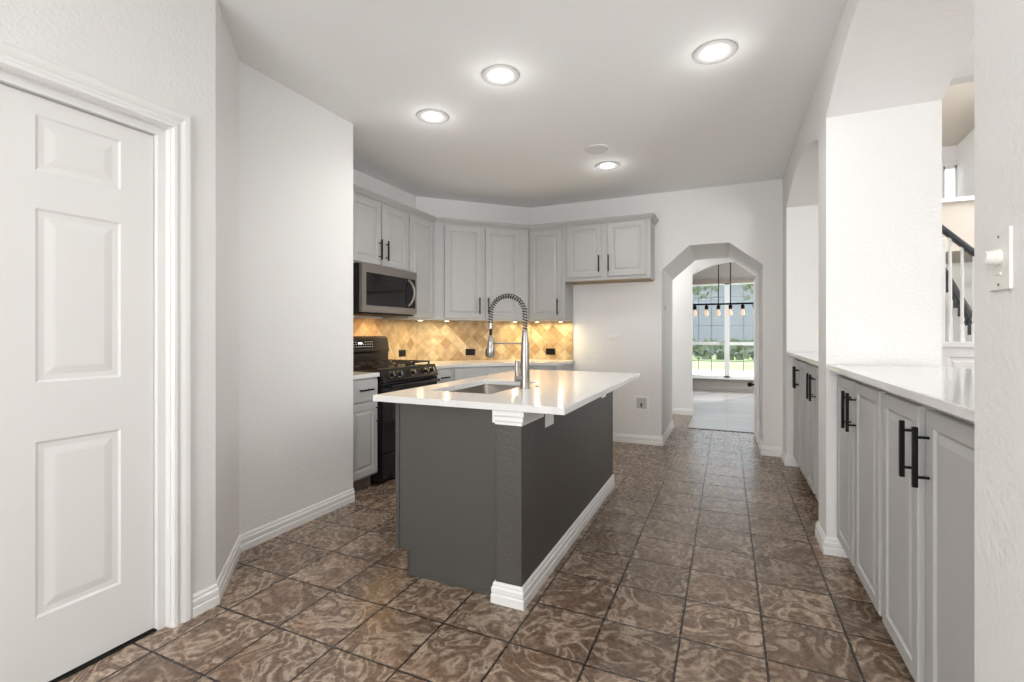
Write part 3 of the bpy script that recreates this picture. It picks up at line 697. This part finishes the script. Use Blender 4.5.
# white cap block at the corner and base trim
CPF = [(0,.807),(.004,.807),(.004,.820),(.010,.826),(.010,.842),(.017,.852),(.017,.872),(0,.872)]
o = sweep(nb(), [(-.955,2.2-.215+.01),(-.96,IY0),(-.83,IY0),(-.83,2.215)][1:], CPF)
box(o, -.972, IY0-.006, .814, -.96, 1.978, .872)
obj('corner_cap', o, 'trim', t, label='white moulded cap at the top of the corner post')
o = sweep(nb(), [(-.96,1.975),(-.96,IY0),(-.83,IY0),(-.83,IY1)], [(a_, b_*1.02) for a_, b_ in BP]); obj('base_trim', o, 'trim', t, label='white base trim along the island')
# worktop with sink cut-out
SX0, SX1, SY0, SY1 = -1.495, -1.11, 2.20, 2.87
def top_with_hole():
    o = nb(); X0, X1, Ya, Yb = -1.64, -.622, 1.918, 3.83; z0, z1 = .8735, .905; r = .022; n = 6
    hole = []
    for cx_, cy_, a0 in ((SX1-r,SY1-r,0),(SX0+r,SY1-r,90),(SX0+r,SY0+r,180),(SX1-r,SY0+r,270)):
        for k in range(n+1):
            a = math.radians(a0+90*k/n); hole.append((cx_+r*math.cos(a), cy_+r*math.sin(a)))
    outer = [(X1,Yb),(X0,Yb),(X0,Ya),(X1,Ya)]
    for z, fl in ((z1, False), (z0, True)):
        hv = [o.verts.new((x,y,z)) for x,y in hole]; ov = [o.verts.new((x,y,z)) for x,y in outer]; m_ = n+1
        for c_ in range(4):
            for k in range(n): o.faces.new((ov[c_], hv[c_*m_+k+1], hv[c_*m_+k]))
            nx = (c_+1)%4; o.faces.new((ov[c_], ov[nx], hv[nx*m_], hv[c_*m_+n]))
        if fl: lo = (hv, ov)
        else: hi = (hv, ov)
    for A, B in ((hi[0], lo[0]), (hi[1], lo[1])):
        for k in range(len(A)): o.faces.new((A[k], A[(k+1)%len(A)], B[(k+1)%len(A)], B[k]))
    bmesh.ops.recalc_face_normals(o, faces=o.faces); return o, hole
o, hole = top_with_hole()
tag(centred(obj('island_worktop', o, 'quartz', bevel=.003)), 'large white worktop on the island with the sink cut into it', 'worktop')
# sink
t = thing('kitchen_sink', 'stainless undermount sink set in the island worktop', 'sink', ((SX0+SX1)/2,(SY0+SY1)/2,.67))
o = nb(); cxs, cys = (SX0+SX1)/2, (SY0+SY1)/2; levels = [(.8725,1.05,1.03),(.8725,1.0,1.0),(.70,.97,.98),(.675,.90,.94),(.672,.15,.1)]
rings = [[o.verts.new((cxs+(x-cxs)*sx, cys+(y-cys)*sy, z)) for x, y in hole] for z, sx, sy in levels]
for i in range(len(rings)-1):
    for k in range(len(hole)): o.faces.new((rings[i][k], rings[i][(k+1)%len(hole)], rings[i+1][(k+1)%len(hole)], rings[i+1][k]))
o.faces.new(rings[-1]); bmesh.ops.recalc_face_normals(o, faces=o.faces)
for f in o.faces: f.normal_flip()
b = obj('bowl', o, 'steel', t, smooth=True)
o = nb(); lathe(o, [(.045,.673),(.045,.677),(.03,.676),(.01,.675)], (cxs,cys,0)); obj('drain', o, 'nickel', t, smooth=True)

# faucet
FX, FYY = -1.046, 2.50
t = thing('kitchen_faucet', 'brushed nickel pull-down tap with a black-and-silver spring neck', 'tap', (FX,FYY,.905))
o = nb(); lathe(o, [(.031,.9052),(.031,.912),(.027,.916),(.026,1.02),(.0235,1.10),(.018,1.20),(.0155,1.235),(.013,1.24)], (FX,FYY,0)); obj('body', o, 'nickel', t, smooth=True)
R_ = .109; cz = 1.325; arc = [(FX,FYY,z) for z in (1.235,1.26,1.29,1.32)]
for i in range(21):
    a = PI*i/20; arc.append((FX-R_+R_*math.cos(a), FYY, cz+R_*math.sin(a)))
arc += [(FX-2*R_,FYY,z) for z in (1.31,1.28)]
o = nb(); tube(o, arc, .0075, 12); obj('hose', o, 'springcore', t, smooth=True)
# spring
def resample(pts, n):
    P = [Vector(p) for p in pts]; L = [0]
    for i in range(1, len(P)): L.append(L[-1]+(P[i]-P[i-1]).length)
    out = []; j = 0
    for i in range(n):
        s = L[-1]*i/(n-1)
        while j < len(L)-2 and L[j+1] < s: j += 1
        out.append(P[j].lerp(P[j+1], (s-L[j])/(L[j+1]-L[j])))
    return out
turns = 30; N = turns*12; path = resample(arc, N); hx = []
for i, p in enumerate(path):
    a_ = path[max(0,i-1)]; b_ = path[min(N-1,i+1)]; tt = (b_-a_).normalized(); y_ = Vector((0,1,0)); x_ = tt.cross(y_).normalized()
    ph = 2*PI*turns*i/(N-1); hx.append(p+(x_*math.cos(ph)+y_*math.sin(ph))*.0128)
o = nb(); tube(o, hx, .0028, 6); obj('spring', o, 'black', t, smooth=True)
sx = FX-2*R_
o = nb(); cyl(o, (sx,FYY,1.285), (sx,FYY,1.245), .0125, seg=20); obj('collar', o, 'nickel', t, smooth=True)
o = nb(); cyl(o, (sx,FYY,1.246), (sx,FYY,1.20), .008, seg=16); obj('hose_end', o, 'black', t, smooth=True)
o = nb(); lathe(o, [(.022,1.078),(.025,1.082),(.024,1.12),(.016,1.19),(.011,1.205),(.009,1.206)], (sx,FYY,0)); sh = obj('spray_head', o, 'nickel', t, smooth=True)
o = nb(); box(o, sx-.030, FYY-.009, 1.085, sx-.0235, FYY+.009, 1.13, .002); obj('spray_button', o, 'black', sh)
o = nb(); cyl(o, (FX-.015,FYY,1.16), (sx+.016,FYY,1.16), .0045, seg=12); obj('support_arm', o, 'nickel', t, smooth=True)
o = nb(); lathe(o, [(.021,1.152),(.0245,1.153),(.0245,1.167),(.021,1.168)], (FX,FYY,0)); obj('arm_clip', o, 'nickel', t, smooth=True)
o = nb(); lathe(o, [(.0185,1.152),(.021,1.153),(.021,1.167),(.0185,1.168)], (sx,FYY,0)); obj('arm_clip', o, 'nickel', t, smooth=True)
dv = Vector((-math.cos(.5),-math.sin(.5),0)); c0 = Vector((FX,FYY,.965))
o = nb(); cyl(o, c0+dv*.018, c0+dv*.060, .021, seg=20); hb = obj('handle_base', o, 'nickel', t, smooth=True)
o = nb(); tube(o, [c0+dv*.042+Vector((0,0,.01)), c0+dv*.046+Vector((0,0,.05)), c0+dv*.044+Vector((0,0,.10))], [.014,.013,.012], 12); obj('lever', o, 'nickel', hb, smooth=True)
o = nb(); lathe(o, [(.010,.9052),(.010,.910),(.004,.912)], (-1.02,2.62,0), 16)
tag(centred(obj('hole_cover', o, 'nickel', smooth=True)), 'small round metal hole cover beside the tap', 'cap')
# island outlets
for (y, lab) in ((2.30,'white outlet plate on the island side nearest the camera, under the worktop'),(3.47,'white outlet plate at the far end of the island side')):
    outlet(lab, (-.8295,y,.805), PI/2, .118, .115, 'trim', 'knob', group='white outlets on the island side')

# ---------------------------------------------------------------- fridge alcove wall bits
t = thing('water_supply_box', 'white recessed water valve box low on the fridge wall', 'valve box', (-.86,FY,.37))
o = nb(); 
for (x0,z0,x1,z1) in ((-.935,.365,-.785,.385),(-.935,.505,-.785,.525),(-.935,.385,-.915,.505),(-.805,.385,-.785,.505)): box(o, x0, FY-.012, z0, x1, FY, z1)
obj('frame', o, 'trim', t); obj('back_plate', box(nb(), -.915, FY-.003, .385, -.805, FY, .505), 'box', t)
o = nb(); cyl(o, (-.86,FY-.004,.40), (-.86,FY-.004,.44), .007); cyl(o, (-.86,FY-.004,.435), (-.86,FY-.02,.435), .012); obj('valve', o, 'brass', t, smooth=True)
t = thing('wall_outlet', 'small white outlet on the wall of the empty fridge space', 'outlet', (-1.155,FY,1.09))
obj('cover_plate', box(nb(), -1.195, FY-.006, 1.085, -1.115, FY, 1.205, .002), 'trim', t)
obj('plug_adapter', box(nb(), -1.205, FY-.03, 1.155, -1.115, FY-.006, 1.19, .004), 'knob', t)
o = nb(); tube(o, [(-1.20,FY-.012,1.16),(-1.23,FY-.006,1.08),(-1.25,FY-.005,.98),(-1.32,FY-.005,.92),(-1.40,FY-.005,.93),(-1.50,FY-.005,.98)], .0028, 6)
tag(centred(obj('thin_cable', o, 'trim', smooth=True)), 'thin white cable trailing down the fridge wall from the outlet', 'cable')
t = thing('light_switch', 'small white switch plate inside the left side of the archway', 'switch', (-.645,5.62,1.45))
obj('cover_plate', box(nb(), -.645, 5.59, 1.445, -.639, 5.665, 1.56, .002), 'trim', t); obj('rocker', box(nb(), -.639, 5.613, 1.475, -.635, 5.642, 1.53, .001), 'grey', t)

# dimmer switch on the near right wall
t = thing('dimmer_switch', 'large white dimmer plate with a round knob on the near right wall', 'switch', (WX,1.263,1.305))
obj('cover_plate', box(nb(), WX-.007, 1.224, 1.305, WX, 1.303, 1.426, .003), 'knob', t)
o = nb(); cyl(o, (WX-.006,1.263,1.371), (WX-.016,1.263,1.371), .016, .0155, seg=28); cyl(o, (WX-.016,1.263,1.371), (WX-.030,1.263,1.371), .0145, .0135, seg=28); kb = obj('knob', o, 'knob', t, smooth=True)
obj('slider', box(nb(), WX-.010, 1.252, 1.335, WX-.006, 1.274, 1.340, .001), 'knob', t)
for z in (1.316, 1.411): obj('screw', cyl(nb(), (WX-.0068,1.263,z), (WX-.0085,1.263,z), .003, seg=10), 'grey', t)

# ---------------------------------------------------------------- pass-through cabinets (face -X) and their worktops
FXX = .564
def pass_unit(label, y_start, wid, doors, group):
    """local x runs toward the camera (world -Y)"""
    t = unit('pass_through_cabinet', label, 'cabinet', FXX, y_start, -PI/2, wid, .43, 0, 1.017, group, toe=.10)
    for x0, x1, hx_ in doors:
        d = cab_door(t, x0, x1, .108, .990, fw=.05)
        if hx_ is not None: handle(d, hx_, .85, .18, y=-.019, t=.0065)
PG = 'grey pass-through base cabinets along the right wall'
pass_unit('grey two-door cabinet under the near right counter, beside the pier', 3.118, .839, [(.018,.380,.357),(.42,.815,.447)], PG)
pass_unit('grey two-door cabinet under the near right counter, closest to the camera', 2.278, .888, [(.018,.392,.370),(.465,.872,.487)], PG)
pass_unit('grey two-door cabinet under the far right counter, furthest from the camera', 5.048, .86, [(.10,.435,.405),(.465,.83,.487)], PG)
pass_unit('grey two-door cabinet under the far right counter, next to the pier', 4.187, .826, [(.02,.325,.305),(.40,.80,.425)], PG)
for y0_, y1_, lab in ((1.388,3.117,'white counter top in the near right pass-through opening'),(3.363,5.047,'white counter top in the far right pass-through opening')):
    o = box(nb(), WX+.003, y0_, 1.019, 1.06, y1_, 1.048); tag(centred(obj('pass_through_worktop', o, 'quartz', bevel=.003)), lab, 'worktop', 'white pass-through counter tops')

# ---------------------------------------------------------------- dining chandelier
t = thing('linear_chandelier', 'long black linear chandelier with six bare bulbs hanging in front of the far window', 'chandelier', (-.04,9,CH))
o = nb(); box(o, -.20, 8.96, CH-.03, .12, 9.04, CH-.001); obj('canopy', o, 'black', t)
for x in (-.135, .055): obj('rod', cyl(nb(), (x,9,1.73), (x,9,CH-.03), .008, seg=8), 'black', t)
obj('bar', box(nb(), -.57, 8.985, 1.705, .49, 9.015, 1.735), 'black', t)
for i in range(6):
    x = -.515+i*.19; o = nb(); lathe(o, [(.012,1.705),(.032,1.69),(.028,1.635),(.02,1.63)], (x,9,0), 12); so = obj('socket', o, 'black', t, smooth=True)
    o = nb(); lathe(o, [(.014,1.632),(.030,1.59),(.035,1.56),(.026,1.525),(.004,1.51)], (x,9,0), 14); obj('bulb', o, 'bulb', so, smooth=True)

# ---------------------------------------------------------------- outside the dining window
struct('ground', box(nb(), -30, 11.3, -.35, 30, 60, -.15), 'grass')
struct('ground', box(nb(), -30, 15.0, -.149, 30, 19.0, -.13), 'pave')
def tree(x, y, h, r, lab, nblob=26):
    t = thing('tree', lab, 'tree', (x,y,-.15), 0, 'trees beyond the dining window')
    o = nb(); tube(o, [(x,y,-.15),(x+.1,y,h*.4),(x-.05,y,h*.7)], [.16,.12,.07], 10); obj('trunk', o, 'bark', t, smooth=True)
    o = nb()
    for k in range(700):
        a = random.uniform(0, 2*PI); zz = random.uniform(-1, 1); rr = r*(random.random()**.4); c = Vector((x+rr*math.cos(a)*math.sqrt(1-zz*zz), y+rr*math.sin(a)*math.sqrt(1-zz*zz), h*.75+rr*zz*.85))
        s = .16; q = Euler((random.random()*6, random.random()*6, random.random()*6)).to_matrix()
        o.faces.new([o.verts.new(c+q@Vector(v)*s) for v in ((-1,-.5,0),(1,-.5,0),(.8,.6,0),(-.8,.6,0))])
    obj('crown', o, 'leaf', t); return t
tree(2.6, 24, 5.0, 2.3, 'leafy green tree outside the dining window on the right, with a thin trunk')
tree(-2.9, 26, 5.6, 2.7, 'leafy green tree outside the dining window on the left')
tree(8.5, 30, 6.5, 3.2, 'tall green tree furthest right beyond the dining window')
t = thing('neighbour_house', 'grey house with a dark roof beyond the dining window', 'house', (-4, 34, -.15))
o = nb(); prism(o, [(-14,-.15),(3.2,-.15),(3.2,4.6),(-14,4.6)], 33, 40, 'Y')
for k in range(24): box(o, -14.01, 32.97, k*.2-.1, 3.21, 33.0, k*.2-.07)
obj('wall', o, 'siding', t)
o = nb(); prism(o, [(32.5,4.6),(40.5,4.6),(36.5,7.4)], -14.5, 3.7, 'X'); obj('roof', o, 'roof', t)
o = nb()
for k in range(500):
    x = random.uniform(-9, 6); c = Vector((x, 27+random.uniform(-.4,.4), random.uniform(-.1,.75))); q = Euler((random.random()*6, random.random()*6, 0)).to_matrix()
    o.faces.new([o.verts.new(c+q@Vector(v)*.2) for v in ((-1,-.6,0),(1,-.6,0),(.7,.7,0),(-.7,.7,0))])
o = obj('hedge', o, 'leaf'); tag(centred(o), 'low green hedge beyond the lawn outside the dining window', 'hedge')
